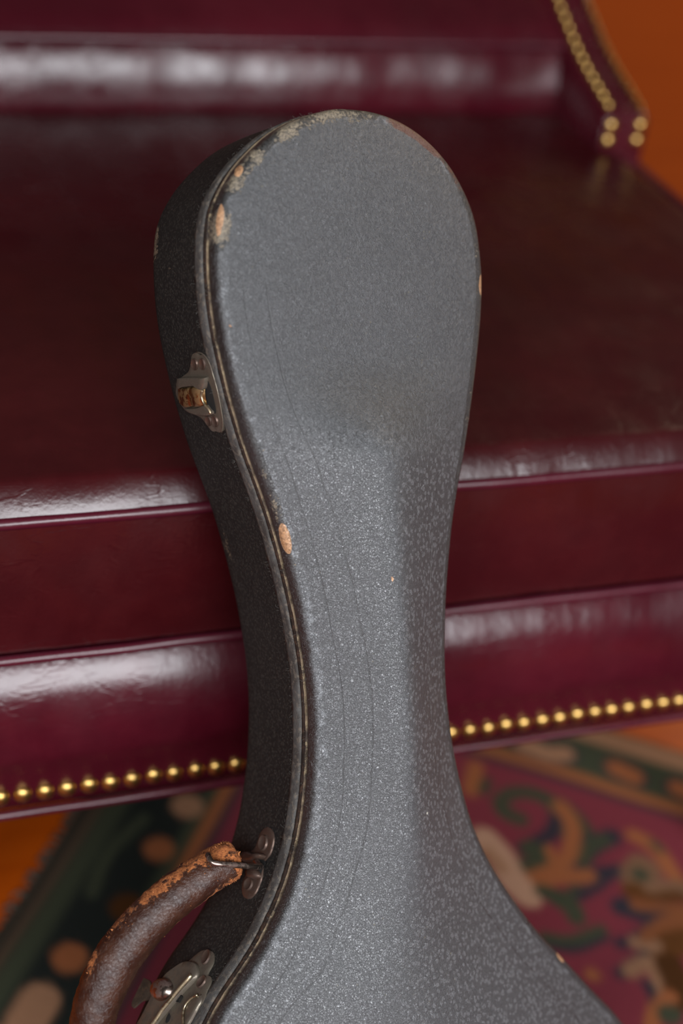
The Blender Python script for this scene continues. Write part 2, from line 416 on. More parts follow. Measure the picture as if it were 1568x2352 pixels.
    stroke(K([(1190, 1470), (1380, 1490), (1560, 1480)]), 40, brown); stroke(K([(1300, 1450), (1480, 1430), (1600, 1480)]), 24, beige * .6)
    stroke(K([(1120, 1570), (1300, 1620), (1420, 1600)]), 44, navy); stroke(K([(1220, 1560), (1400, 1580), (1560, 1590)]), 26, tan * .7)
    stroke(K([(1420, 1640), (1300, 1720), (1200, 1790), (1110, 1810)]), 26, navy)
    stroke(K([(1560, 1640), (1420, 1720), (1330, 1790)]), 54, tan * .75)
    stroke(K([(1560, 1800), (1450, 1830), (1380, 1900)]), 60, brown); stroke(K([(1210, 1800), (1280, 1850), (1350, 1830)]), 24, beige * .8)
    stroke(K([(1270, 1890), (1180, 1960), (1110, 2010)]), 24, navy); stroke(K([(1180, 1990), (1290, 1940), (1360, 2020), (1380, 2140)]), 32, beige * .8)
    stroke(K([(1290, 2080), (1340, 2180), (1330, 2260)]), 20, navy); stroke(K([(1440, 1960), (1500, 2100), (1480, 2200)]), 54, brown * .6)
    stroke(K([(1440, 2170), (1350, 2260), (1320, 2360)]), 30, tan); blob(*K([(1440, 2290)])[0], 44, green)
    blob(*K([(930, 2020)])[0], 26, tan)
    # the field motifs repeat over the rest of the rug
    base_uv = uv
    for su, sv in ((.42, .02), (.84, .05), (.08, .46), (.50, .48), (.92, .50), (.10, .88), (.52, .90), (.94, .92)):
        uv = lambda px, py, a=su, b=sv: base_uv(px, py) + np.array([a, b])
        stroke(K([(450, 985), (345, 940), (320, 860), (420, 810), (560, 825), (670, 890), (715, 985), (690, 1060)]), 34, green)
        stroke(K([(1050, 1110), (930, 1170), (850, 1250), (800, 1330)]), 46, navy)
        stroke(K([(715, 905), (785, 1000), (795, 1120), (770, 1230), (690, 1310), (560, 1370), (470, 1400)]), 34, tan)
        stroke(K([(210, 1120), (320, 1240), (390, 1380), (500, 1500)]), 56, cream)
        stroke(K([(640, 1810), (800, 1830), (980, 1760)]), 32, green)
    uv = base_uv
    # left side: broad dark border with flowers
    dk = np.array([.013, .015, .013])
    mleft = np.clip((ub - .022 - uu) / .004 + .5, 0, 1) * np.clip((uu - .03) / .01, 0, 1) * np.clip((vv - v4) / .01, 0, 1) * np.clip((Ln - vv - v4) / .01, 0, 1)
    blend(mleft, dk)
    blob(430, 1850, 60, beige); blob(365, 1950, 56, tan); blob(160, 2200, 60, tan); blob(290, 2085, 60, brown * .7)
    stroke([(90, 2300), (60, 2350)], 70, beige); stroke([(330, 1880), (250, 1960), (210, 2050)], 24, green)
    for j in range(12):                                  # more of the same towards the camera, out of frame
        v0 = .52 + .11 * j
        d = np.hypot(uu - ub * .5, (vv - v0) / 1.3); blend(soft(d, .03), tan if j % 2 else beige)
    P = O[None, None] + uu[..., None] * U + vv[..., None] * V
    hz = ZR + .0012 * np.sin(uu * 37 + 1) * np.sin(vv * 31)
    verts = [(p[0], p[1], z) for p, z in zip(P.reshape(-1, 2), hz.reshape(-1))]
    n0 = len(verts); faces = [(j * nu + i, (j + 1) * nu + i, (j + 1) * nu + i + 1, j * nu + i + 1) for j in range(nv - 1) for i in range(nu - 1)]
    ring = [i for i in range(nu)] + [(j + 1) * nu - 1 for j in range(1, nv)] + [(nv - 1) * nu + i for i in range(nu - 2, -1, -1)] + [j * nu for j in range(nv - 2, 0, -1)]
    for i in ring: verts.append((verts[i][0], verts[i][1], .0003))
    L = len(ring)
    for k in range(L): faces.append((ring[k], ring[(k + 1) % L], n0 + (k + 1) % L, n0 + k))
    o = mesh('area_rug', verts, faces, M_RUG, None)
    full = np.ones((len(verts), 4), np.float32); full[:n0, :3] = colr.reshape(-1, 3)
    full[n0:, :3] = full[ring, :3]
    a = o.data.attributes.new('pile', 'FLOAT_COLOR', 'POINT'); a.data.foreach_set('color', full.ravel())
    tag(o, 'patterned wool rug with a crimson field and a green flowered border on the wood floor', 'rug')
    # fringe along the left end
    fr = []
    V_, F_ = [], []
    for k in range(220):
        v0 = .004 + k * Ln / 221
        b0 = O + V * v0; d0 = -U * (.006 + .003 * rng.rand()) + V * rng.uniform(-.008, .008)
        pts = [(*(b0 + U * .002), .005), (*(b0 + d0 * .5), .0045 + .002 * rng.rand()), (*(b0 + d0), .002)]
        a1, f1 = tube_geo(pts, .0014, 4); k0 = len(V_); V_ += a1; F_ += [tuple(k0 + i for i in f) for f in f1]
    mm = MB('fringe_wool'); mm.set(col=(.07, .055, .04), rough=.95)
    fo = mesh('fringe', V_, F_, mm.m, o); tag(fo, kind='stuff')
build_rug()

# ------------------------------------------------------------------ the chair
XR, XL, YF, YB = .650, -.06, .607, 1.150          # right side, left side, front face, seat crease
ZS = CAMZ - .432                                   # seat top
Z = lambda z: CAMZ + z
chair = empty('upholstered_chair', (.295, .88, 0))
tag(chair, 'burgundy leather upholstered chair with brass nailheads, behind the instrument case', 'chair')
class Sub: pass
def cp(o):                                         # keep parts in room coordinates under the empty
    o.matrix_parent_inverse = chair.matrix_world.inverted(); return o
bpy.context.view_layer.update()
chair_inv = Matrix.Translation((-.295, -.88, 0))
def CH(o): o.matrix_parent_inverse = chair_inv; return o

def seat_cushion():
    # front fillet, crowned top; a grid in x and along the profile
    nx = 120
    xs = np.linspace(XL, XR, nx)
    prof = []
    for t in np.linspace(0, 1, 5): prof.append((YF + .0015, -.537 + t * .004))
    for t in np.linspace(0, 1, 14)[1:]:                                # front band, slightly bulged
        prof.append((YF + .0015 - .004 * math.sin(math.pi * t), -.533 + t * .0795))
    for t in np.linspace(0, 1, 14)[1:]:                                # soft sloping front edge
        prof.append((YF + .001 + .0165 * t ** 1.15, -.4525 + .0190 * (1 - (1 - t) ** 1.3)))
    for t in np.linspace(0, 1, 46)[1:] ** 1.3:
        prof.append((YF + .0175 + t * (YB + .05 - YF - .0175), -.4335 + .006 * math.sin(math.pi * min(1, t * 1.1)) ** .8 * (1 - t) - .004 * t))
    rows = []
    for i, x in enumerate(xs):
        r = []
        for k, (y, z) in enumerate(prof):
            top = 1 if k > 32 else (max(0, (k - 18)) / 14.0)
            wob = .0012 * mnoise.noise(Vector((x * 14, y * 7, z * 20))) + .0008 * mnoise.noise(Vector((x * 60, y * 4, 3)))
            ex = max(0, (x - (XR - .03)) / .03)
            zz = z + wob * top - .016 * ex ** 2.2 * top
            yy = y - wob * (1 - top)
            r.append((x, yy, Z(zz)))
        rows.append(r)
    # right side turned down, then closed
    last = rows[-1]
    rows.append([(p[0] + .003, p[1], p[2] - .004) for p in last])
    for zb in (Z(-.50), Z(-.537)):
        rows.append([(XR + .004, p[1], min(p[2] - .006, zb)) for p in last])
    rows.append([(XR - .03, p[1], Z(-.537)) for p in last])
    rows = [[(XL, p[1], Z(-.537)) for p in rows[0]]] + rows
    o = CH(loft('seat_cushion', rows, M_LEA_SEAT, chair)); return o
seat_cushion()
xs = np.linspace(XL, XR + .002, 90)
YN = YF - .0095                                    # the nailed band stands a little proud of the cushion
ZN = on_y(53, 1826, YN)[2] - CAMZ; ZW = on_y(0, 1873, YN - .002)[2] - CAMZ
def wavy(z, y, amp=.0007): return [(x, y + amp * mnoise.noise(Vector((x * 22, z * 9, 1))), Z(z) + amp * mnoise.noise(Vector((x * 12, 5, z * 7)))) for x in xs]
def corner(P, x1, y1, z):                            # piping turned round the corner and along the side
    P = list(P)
    cx, cy = P[-1][0], P[-1][1]
    for t in np.linspace(0, 1, 7)[1:]:
        a = t * math.pi / 2; P.append((cx + .008 * math.sin(a), cy + .008 * (1 - math.cos(a)), Z(z)))
    for y in np.linspace(cy + .012, y1, 30): P.append((cx + .008, y, Z(z)))
    return P
CH(tube('piping', corner(wavy(-.4505, YF + .0030), 0, YB, -.4505), .0034, M_PIPE, chair, 12))
CH(tube('piping', corner(wavy(-.5415, YF - .0005), 0, YB + .1, -.5415), .0032, M_PIPE, chair, 12))
CH(tube('welt', corner(wavy(ZW, YN - .0025, .0004), 0, YB + .2, ZW), .0030, M_PIPE, chair, 12))
def follow(y, z, segs, k=9):                         # profile from (length, start, end) normal elevations, going down
    out = [(y, z)]
    for ln, a, b in segs:
        for t in (np.arange(k) + .5) / k:
            e = math.radians(a + (b - a) * t); y -= math.sin(e) * ln / k; z -= math.cos(e) * ln / k; out.append((y, z))
    return out
def front_rail():
    prof = follow(YF + .014, -.5480, ((.007, 80, 46), (.027, 46, 22), (.030, 22, 0), (.012, 0, -16)))
    prof += [(YN + .0012, ZN + .0085), (YN + .0006, ZN), (YN + .0008, ZW + .002), (YN + .004, ZW - .002), (YN + .02, ZW - .002)]
    rows = []
    for i, x in enumerate(np.linspace(XL, XR, 110)):
        rows.append([(x, y + .0010 * mnoise.noise(Vector((x * 9, 2, z * 18))), Z(z)) for (y, z) in prof])
    ex = rows[-1]
    for t in np.linspace(0, 1, 6)[1:]:
        a = t * math.pi / 2
        rows.append([(XR + .010 * math.sin(a) + .4 * (YF - p[1]) * math.sin(a), p[1] + (YF + .014 - p[1]) * (1 - math.cos(a)), p[2]) for p in ex])
    ex = rows[-1]
    rows.append([(p[0], YB + .22, p[2]) for p in ex])
    CH(loft('front_rail', rows, M_LEA, chair))
front_rail()
CH(box('underside', (XL + .005, YF + .012, Z(-.664)), (XR - .004, YB + .20, Z(-.60)), M_DUST, chair))
CH(box('left_side_panel', (XL - .012, YF + .004, Z(-.664)), (XL, YB + .2, Z(-.445)), M_LEA, chair, .004))

# domed nailheads
def nail_mesh():
    me = bpy.data.meshes.new('nailhead'); bm = bmesh.new(); r = .0056; seg = 20; rings = 7; V = []
    for j in range(rings):
        a = j / (rings - 1) * math.pi / 2
        if j == rings - 1: V.append([bm.verts.new((0, 0, r * .72))]); break
        V.append([bm.verts.new((r * math.cos(a) * math.cos(2 * math.pi * k / seg), r * math.cos(a) * math.sin(2 * math.pi * k / seg), r * .72 * math.sin(a))) for k in range(seg)])
    b = [bm.verts.new((r * math.cos(2 * math.pi * k / seg), r * math.sin(2 * math.pi * k / seg), -.0012)) for k in range(seg)]
    V = [b] + V
    for j in range(len(V) - 2):
        for k in range(seg): bm.faces.new((V[j][k], V[j][(k + 1) % seg], V[j + 1][(k + 1) % seg], V[j + 1][k]))
    for k in range(seg): bm.faces.new((V[-2][k], V[-2][(k + 1) % seg], V[-1][0]))
    bm.to_mesh(me); bm.free(); me.materials.append(M_NAIL)
    for p in me.polygons: p.use_smooth = True
    return me
NAIL = nail_mesh()
def nail(P, nrm):
    o = bpy.data.objects.new('nailhead', NAIL); COL.objects.link(o); o.parent = chair
    q = Vector(nrm).to_track_quat('Z', 'Y').to_matrix().to_4x4()
    Mx = Matrix.Translation(Vector(P)) @ q @ Matrix.Rotation(random.uniform(0, 6), 4, 'Z')
    o.matrix_parent_inverse = chair_inv; o.matrix_basis = Mx
px_first = on_y(53, 1826, YN)[0]
SP = .01290
k = 0; x = px_first
while x > XL + .006: x -= SP
x += SP
while x < XR:
    nail((x + random.uniform(-.0003, .0003), YN + .0004, Z(ZN) + random.uniform(-.0005, .0005)), (random.uniform(-.05, .05), -1, random.uniform(-.05, .05)))
    x += SP

# low back: upright roll, piping, reclined inner back
def back():
    nx = 90; prof = []
    prof = follow(YB + .018, -.3805, ((.007, 70, 30), (.034, 30, 12), (.028, 12, -24)))[::-1]
    rows = []
    for x in np.linspace(XL, XR - .006, nx):
        rows.append([(x, y - .0022 * (.5 + mnoise.noise(Vector((x * 26, 1, z * 6)))) * math.sin(math.pi * k / (len(prof) - 1)), Z(z)) for k, (y, z) in enumerate(prof)])
    CH(loft('back_border', rows, M_LEA, chair))
    prof = [(YB + .012, -.383), (YB + .014, -.376), (YB + .030, -.364), (YB + .060, -.352), (YB + .095, -.335), (YB + .125, -.31), (YB + .145, -.275), (YB + .165, -.235), (YB + .19, -.212), (YB + .22, -.205), (YB + .25, -.212), (YB + .275, -.235), (YB + .28, -.30), (YB + .23, -.66), (YB + .15, -.66), (YB + .10, -.44)]
    CH(prism('backrest', [(y, Z(z)) for y, z in prof], XL, XR - .008, M_LEA, chair, 30, 80))
    CH(tube('piping', [(x, YB + .009 + .001 * mnoise.noise(Vector((x * 20, 0, 0))), Z(-.3785)) for x in np.linspace(XL, XR - .008, 60)], .0036, M_PIPE, chair, 10))
back()
# right wing: low scooped side of the back with two rows of nails
k_ = XR / .67
wing_top = [(1.088, -.4140), (1.1157, -.4060), (1.1466, -.3972), (1.1801, -.3848), (1.2047, -.3728), (1.2297, -.3605), (1.26, -.338), (1.29, -.308), (1.32, -.270), (1.36, -.232), (1.40, -.216)]
wing_top = [(y * k_, z * k_) for y, z in wing_top]
def wing():
    T = catmull(wing_top, 40); x0, x1 = XR - .034, XR + .008
    rows = []
    prof_x = [(x0, -.06), (x0, -.004), (x0 + .003, -.0012), (x0 + .009, 0), ((x0 + x1) / 2, .0012), (x1 - .009, 0), (x1 - .003, -.0012), (x1, -.004), (x1, -.06)]
    y0, z0 = T[0]
    rows.append([(x, y0 - .000, Z(min(z0 + dz, -.44)) if k in (0, 8) else Z(-.455)) for k, (x, dz) in enumerate(prof_x)])
    rows.append([(x, y0 - .0005, Z(z0 - .006 + (dz if dz > -.05 else -.03))) for x, dz in prof_x])
    rows.append([(x, y0 + .001, Z(z0 - .0012 + (dz if dz > -.05 else -.035))) for x, dz in prof_x])
    for y, z in T:
        rows.append([(x, y + .005, Z(z + dz) if dz > -.05 else Z(-.47)) for x, dz in prof_x])
    yb = T[-1][0] + .035
    rows.append([(x, yb, Z(T[-1][1] - .01) if dz > -.05 else Z(-.47)) for x, dz in prof_x])
    o = CH(loft('side_wing', rows, M_LEA, chair))
    Tl = resample(T, 200); d = np.r_[0, np.cumsum(np.linalg.norm(np.diff(Tl, axis=0), axis=1))]
    for xr, off in ((x1 - .007, .004), (x0 + .007, .010)):
        s = off
        while s < d[-1] - .01:
            y = np.interp(s, d, Tl[:, 0]); z = np.interp(s, d, Tl[:, 1])
            y2 = np.interp(s + .005, d, Tl[:, 0]); z2 = np.interp(s + .005, d, Tl[:, 1])
            nail((xr, y + .005, Z(z) - .0005), (0.1 if xr > XR - .01 else -.1, -(z2 - z), (y2 - y)))
            s += SP
        for dz in (.010, .0235):
            nail((xr, y0 - .0006, Z(z0 - dz)), (0, -1, .05))
wing()
# turned wooden legs
def leg(x, y, sx):
    rad = [(.0085, .013), (.016, .016), (.02, .014), (.10, .018), (.17, .022), (.19, .018), (.20, .024), (Z(-.662), .026)]
    P = catmull([(z, r) for z, r in rad], 30)
    V_, F_ = tube_geo([(x + sx * max(0, .22 - p[0]) * .15, y, p[0]) for p in P], [max(.01, p[1]) for p in P], 20, True, (1, 0, 0))
    CH(mesh('leg', V_, F_, M_WOOD, chair))
for x, sx in ((XL + .05, -1), (XR - .032, 1)):
    for y in (YF + .05, YB + .16): leg(x, y, sx)

# ------------------------------------------------------------------ the instrument case
NC = np.array([.53, -.05, .845]); NC /= np.linalg.norm(NC)            # lid normal in camera axes
DC = .70 * NC[2]
def on_lid(px, py, z=0.0):                                            # point on the plane z metres above the lid edge plane
    r = np.array([(px - 784) / F, (1176 - py) / F, -1.0]); return r * ((-DC + z) / (NC @ r))
A0 = on_lid(806, 560); A1 = on_lid(905, 1900)
E2 = A0 - A1; E2 -= NC * (NC @ E2); E2 /= np.linalg.norm(E2)          # along the case, towards the head
E1 = np.cross(E2, NC)
OC = on_lid(860, 1176)
def loc2(px, py, z=0.0): d = on_lid(px, py, z) - OC; return np.array([d @ E1, d @ E2])
def W3(x, y, z): return C0 + R @ (OC + E1 * x + E2 * y + NC * z)
Nw = R @ NC; E1w = R @ E1; E2w = R @ E2; Ow = C0 + R @ OC
def W(P): P = np.asarray(P, float); return Ow + P[..., 0:1] * E1w + P[..., 1:2] * E2w + P[..., 2:3] * Nw
TH = .075
left_px = [(776, 246), (700, 266), (640, 298), (596, 336), (556, 380), (526, 428), (506, 478), (499, 532), (498, 600), (503, 680), (514, 760), (533, 850), (553, 930), (583, 1030), (612, 1110), (643, 1200), (668, 1290), (692, 1390), (707, 1470), (719, 1550), (726, 1640), (726, 1740), (719, 1840), (702, 1950), (670, 2060), (625, 2160), (585, 2228), (506, 2352)]
right_px = [(776, 246), (860, 254), (930, 280), (988, 322), (1030, 368), (1058, 412), (1082, 462), (1098, 512), (1107, 572), (1112, 640), (1110, 720), (1103, 800), (1094, 880), (1082, 970), (1070, 1050), (1057, 1120), (1045, 1200), (1037, 1280), (1031, 1360), (1028, 1450), (1028, 1520), (1032, 1600), (1044, 1700), (1062, 1790), (1090, 1890), (1130, 1980), (1180, 2060), (1240, 2140), (1310, 2215), (1370, 2280), (1430, 2345)]
L2 = np.array([loc2(*p) for p in left_px]); R2 = np.array([loc2(*p) for p in right_px])
# the lower bout goes on below the frame down to the floor
gz = lambda y, z: (W3(0, y, z)[2])
yb = (0.0035 - gz(0, -TH)) / (gz(1, -TH) - gz(0, -TH))                   # back edge touches the floor
cxb = (L2[-1][0] + R2[-1][0]) / 2
lx, ly = L2[-1]; rx, ry = R2[-1]
L2 = np.vstack([L2, [(lx - .022, ly - .035), (lx - .034, ly - .080), (lx - .030, ly - .14), (lx + .0, yb + .06), (lx + .05, yb + .018), (cxb, yb + .004)]])
R2 = np.vstack([R2, [(rx + .020, ry - .035), (rx + .032, ry - .080), (rx + .028, ry - .14), (rx - .0, yb + .06), (rx - .05, yb + .018), (cxb, yb + .004)]])
Lc = catmull(L2, 700); Rc = catmull(R2, 700)
OUT = np.vstack([Lc, Rc[::-1][1:-1]])                                 # closed outline, counter-clockwise seen from the front
OUT = resample(np.vstack([OUT, OUT[:1]]), 1501)[:-1]; NO = len(OUT)
ker = np.ones(9) / 9
for ax in (0, 1): OUT[:, ax] = np.convolve(np.r_[OUT[-4:, ax], OUT[:, ax], OUT[:4, ax]], ker, 'valid')
TG = np.roll(OUT, -1, 0) - np.roll(OUT, 1, 0); TG /= np.linalg.norm(TG, axis=1)[:, None]
ON = np.stack([TG[:, 1], -TG[:, 0]], 1)                               # outward normal (ccw) 
if ((OUT - OUT.mean(0)) * ON).sum() < 0: ON = -ON
ARC = np.r_[0, np.cumsum(np.linalg.norm(np.diff(OUT, axis=0), axis=1))]
# wear maps along the rim, given where they show
PXO = project(W(np.c_[OUT, np.zeros(NO)]))
def near_px(px, py): return int(np.argmin(np.hypot(PXO[:, 0] - px, PXO[:, 1] - py)))
def bump_arc(px, py, half, p=2.0):
    i = near_px(px, py); tot = ARC[-1] + np.linalg.norm(OUT[0] - OUT[-1])
    d = np.abs(ARC - ARC[i]); d = np.minimum(d, tot - d); return np.exp(-(d / half) ** p)
wear_arc = .50 * bump_arc(700, 270, .024, 4) + .50 * bump_arc(505, 520, .010, 4) + .42 * bump_arc(560, 385, .016, 4) + .40 * bump_arc(830, 248, .010, 4)
wear_arc += .18 * bump_arc(610, 1110, .05) + .22 * bump_arc(1105, 760, .10, 4) + .14
brown_arc = .85 * bump_arc(960, 300, .022, 4) + .5 * bump_arc(1060, 410, .012, 4)
# spine for the concentric grid
ytop = OUT[:, 1].max(); yc_top = ytop - .062; yc_bot = yb + .13
hc = {}
ys_ = np.linspace(yc_bot, yc_top, 60); cx_ = []
for y in ys_:
    xl = np.interp(-y, -Lc[:, 1], Lc[:, 0]); xr = np.interp(-y, -Rc[:, 1], Rc[:, 0]); cx_.append((xl + xr) / 2)
cx_ = np.array(cx_)
spy = np.clip(OUT[:, 1], yc_bot, yc_top); spx = np.interp(spy, ys_, cx_)
SPN = np.stack([spx, spy], 1)
y_ridge_top = loc2(880, 800)[1]; y_ridge_full = loc2(890, 1060)[1]; y_body = loc2(930, 2050)[1]
def sstep(a, b, x): t = np.clip((x - a) / (b - a), 0, 1); return t * t * (3 - 2 * t)
HALF = np.linalg.norm(OUT - SPN, axis=1)
def dome(u, x, y, half):
    """height of the lid skin: nearly flat head, tent shaped neck, broad arch on the body"""
    neck = sstep(y_ridge_top, y_ridge_full, y); body = sstep(y_body + .01, y_body - .10, y)
    e = .19 + .38 * body
    tent = (1 - np.sqrt((1 - u) ** 2 + e * e) + (math.sqrt(1 + 0) * 0)); tent0 = 1 - np.sqrt(1 + e * e); tent1 = 1 - e
    tent = (tent - tent0) / (tent1 - tent0)
    Hn = .0205 * neck * (1 + .55 * body)
    flat = .0030 * (1 - (1 - u) ** 3) * (1 - neck)
    return Hn * tent + flat
def lid():
    V_, at_e, at_w, at_c, at_b, at_g, at_x, at_y = [], [], [], [], [], [], [], []
    rings = []
    nE = np.array([0, .0003, .0007, .0012, .0018, .0026, .0036, .0050, .0070])
    us = [None] * len(nE) + list(np.linspace(.0, 1, 30)[1:])
    RR = .0034
    def add(P2, z, ed, wsc):
        idx0 = len(V_); 
        P3 = W(np.c_[P2, z]); V_.extend(P3.tolist())
        at_e.extend(ed.tolist()); at_x.extend(P2[:, 0].tolist()); at_y.extend(P2[:, 1].tolist()); at_w.extend((wear_arc * wsc).tolist())
        gg = sstep(loc2(800, 900)[1], loc2(850, 1150)[1], P2[:, 1]); at_g.extend(gg.tolist())
        at_b.extend((brown_arc * (1 - sstep(.0025, .0060, ed))).tolist()); rings.append(idx0); 
        return P2
    allP = []
    # inner lip and rim wall, from the seam up to the rounded edge
    ZL = -.0095
    for ins, z in ((.006, ZL), (.0012, ZL), (.0004, ZL + .0006), (0, ZL + .0014), (0, -.0065), (0, -.0052)):
        P2 = OUT - ON * ins; add(P2, np.full(NO, z), np.zeros(NO), 1.0 if z > -.009 else .6); allP.append((P2, z))
    for a in np.linspace(0, math.pi / 2, 7)[1:]:
        ins = RR * (1 - math.cos(a)); z = -RR * 1.2 + RR * 1.2 * math.sin(a)
        P2 = OUT - ON * ins; add(P2, np.full(NO, z), np.full(NO, ins * .5), 1.25); allP.append((P2, z))
    base = OUT - ON * RR
    for u in list(np.linspace(0, .16, 7)[1:]) + list(np.linspace(.16, 1, 34)[1:]):
        P2 = base + (SPN - base) * u
        dd = u * np.linalg.norm(SPN - base, axis=1)
        dd_e = dd * np.abs(((SPN - base) * ON).sum(1)) / (np.linalg.norm(SPN - base, axis=1) + 1e-9)
        z = dome(np.full(NO, u), P2[:, 0], P2[:, 1], HALF)
        add(P2, z, .0021 + dd_e, 1.15 * (1 - sstep(.0015, .0065, dd_e)))
        allP.append((P2, z))
    faces = []
    for a, b in zip(rings[:-1], rings[1:]):
        for k in range(NO):
            k2 = (k + 1) % NO; faces.append((a + k, a + k2, b + k2, b + k))
    o = mesh('lid', V_, faces, M_LID, None); me = o.data
    P = np.array(V_); pp = project(P)
    chip = np.zeros(len(P)); E_ = np.array(at_e)
    for (cx, cy, rx_, ry_, an, s) in ((655, 1237, 11, 32, -14, 1.2), (505, 505, 9, 40, 6, .75), (1094, 478, 7, 40, -12, 1.2), (1104, 655, 4, 22, 0, 1.0), (548, 393, 10, 16, 30, .7), (1286, 2200, 4, 14, -35, .8), (901, 1331, 4, 6, 0, .9), (530, 748, 5, 5, 0, .9)):
        t = math.radians(an); dx = pp[:, 0] - cx; dy = pp[:, 1] - cy
        a = (dx * math.cos(t) + dy * math.sin(t)) / rx_; b = (-dx * math.sin(t) + dy * math.cos(t)) / ry_
        chip = np.maximum(chip, s * np.clip(1.35 - .7 * (a * a + b * b), 0, 1))
    yl0, yl1 = loc2(500, 560)[1], loc2(500, 760)[1]; yr0, yr1 = loc2(1030, 1000)[1], loc2(1030, 1350)[1]
    cxx = np.interp(np.array(at_y), ys_, cx_)
    scr = np.where(np.array(at_x) < cxx, sstep(yl0, yl1, np.array(at_y)), -sstep(yr0, yr1, np.array(at_y)))
    rim = np.array(at_e) - .0024 * sstep(.004, .02, np.array(at_x) - cxx) * sstep(yc_top + .055, yc_top + .02, np.array(at_y))
    for nm, v in (('edge', at_e), ('rim', rim), ('scratch', scr), ('wear', at_w), ('chip', chip), ('brown', at_b), ('grain', at_g)): attr(me, nm, v)
    bm = bmesh.new(); bm.from_mesh(me); bmesh.ops.remove_doubles(bm, verts=bm.verts, dist=.00002)
    bmesh.ops.recalc_face_normals(bm, faces=bm.faces); bm.to_mesh(me); bm.free()
    # make sure it faces outwards
    c_ = me.polygons[len(me.polygons) // 2].normal
    if sum(Vector(Nw).dot(p.normal) for p in list(me.polygons)[::97]) < 0: me.flip_normals()
    for p in me.polygons: p.use_smooth = True
    return o
def wall_loft(name, sect, mat, wear=0.0, noise_amp=0.0, cap=False):
    """sect: list of (outset, z) round the whole outline"""
    V_, ww, gg = [], [], []
    jit = np.array([mnoise.noise(Vector((p[0] * 300, p[1] * 300, len(name)))) + .6 * mnoise.noise(Vector((p[0] * 90, p[1] * 90, 7))) for p in OUT]) * noise_amp
    for j, (o_, z) in enumerate(sect):
        jj = jit * (1 if j % 2 else -.6)
        V_ += W(np.c_[OUT + ON * o_, np.full(NO, z) + jj]).tolist()
        ww += (wear_arc * wear * (1.0 if j <= 2 or j >= len(sect) - 6 else .3)).tolist(); gg += [1.0] * NO
    faces = []
    for a in range(len(sect) - 1):
        for k in range(NO):
            k2 = (k + 1) % NO; faces.append((a * NO + k, a * NO + k2, (a + 1) * NO + k2, (a + 1) * NO + k))
    if cap:
        c0 = len(V_); zc = sect[-1][1]
        V_ += W(np.c_[SPN, np.full(NO, zc)]).tolist(); ww += [0] * NO; gg += [1.0] * NO
        for k in range(NO):
            k2 = (k + 1) % NO; faces.append(((len(sect) - 1) * NO + k, (len(sect) - 1) * NO + k2, c0 + k2, c0 + k))
    o = mesh(name, V_, faces, mat, None); me = o.data
    attr(me, 'edge', np.full(len(V_), .02)); attr(me, 'wear', ww); attr(me, 'grain', gg); 
    pp = project(np.array(V_)); sm = np.zeros(len(V_)); yy = (np.array(V_) - Ow) @ Nw
    if mat is M_WALL:
        for cx, cy, rx_, ry_, an, s_ in ((522, 1255, 16, 55, -14, .55), (357, 560, 4, 60, 4, .6), (392, 622, 6, 26, -8, .5), (500, 400, 40, 60, 30, .30)):
            t = math.radians(an); dx = pp[:, 0] - cx; dy = pp[:, 1] - cy
            a = (dx * math.cos(t) + dy * math.sin(t)) / rx_; b = (-dx * math.sin(t) + dy * math.cos(t)) / ry_
            sm = np.maximum(sm, s_ * np.exp(-(a * a + b * b)))
        me.attributes['wear'].data.foreach_set('value', (np.array(ww) + sm).astype(np.float32))
    attr(me, 'chip', np.zeros(len(V_))); attr(me, 'brown', np.zeros(len(V_)))
    if cap:
        bm = bmesh.new(); bm.from_mesh(me); bmesh.ops.remove_doubles(bm, verts=bm.verts, dist=.00002); bmesh.ops.recalc_face_normals(bm, faces=bm.faces); bm.to_mesh(me); bm.free()
        for p in me.polygons: p.use_smooth = True
    return o

base_pt = W3(cxb, yb, -TH); case = empty('instrument_case', (base_pt[0], base_pt[1], 0))
tag(case, 'worn grey-black leathercloth instrument case with brown handle, leaning on the burgundy leather chair', 'instrument case')
case_inv = Matrix.Translation((-base_pt[0], -base_pt[1], 0))
def CA(o, par=None):
    o.parent = par or case
    o.matrix_parent_inverse = case_inv; return o
def CS(o, par):                                       # sub-part: parent already sits at room origin
    o.parent = par; return o
lid_o = CA(lid())
body = CA(wall_loft('body', [(-.006, -.0150), (-.0008, -.0152), (-.0002, -.0165), (0, -.024), (.0002, -.035), (.0003, -.042), (.0003, -.05), (.0002, -.057), (0, -.063), (-.0002, -.068), (-.0010, -.0712), (-.0028, -.0736), (-.006, -.0748), (-.010, -.075)], M_WALL, .62, 0.0, True))
CA(wall_loft('inner_lip', [(-.005, -.0090), (-.0014, -.0098), (-.0004, -.0108), (-.0002, -.0128), (-.0003, -.0150), (-.005, -.0158)], M_BAND, 0, .0003))
CA(wall_loft('paper_edge', [(-.0022, -.0099), (.0002, -.0100), (.0003, -.0102), (.0002, -.0105), (-.0022, -.0106)], M_THREAD, 0, .0006))
CA(wall_loft('cloth_binding', [(-.0004, -.0146), (.0003, -.0150), (.0006, -.0160), (.0006, -.0180), (.0006, -.0205), (.0004, -.0224), (-.0004, -.0230)], M_FELT, 0, .0010))

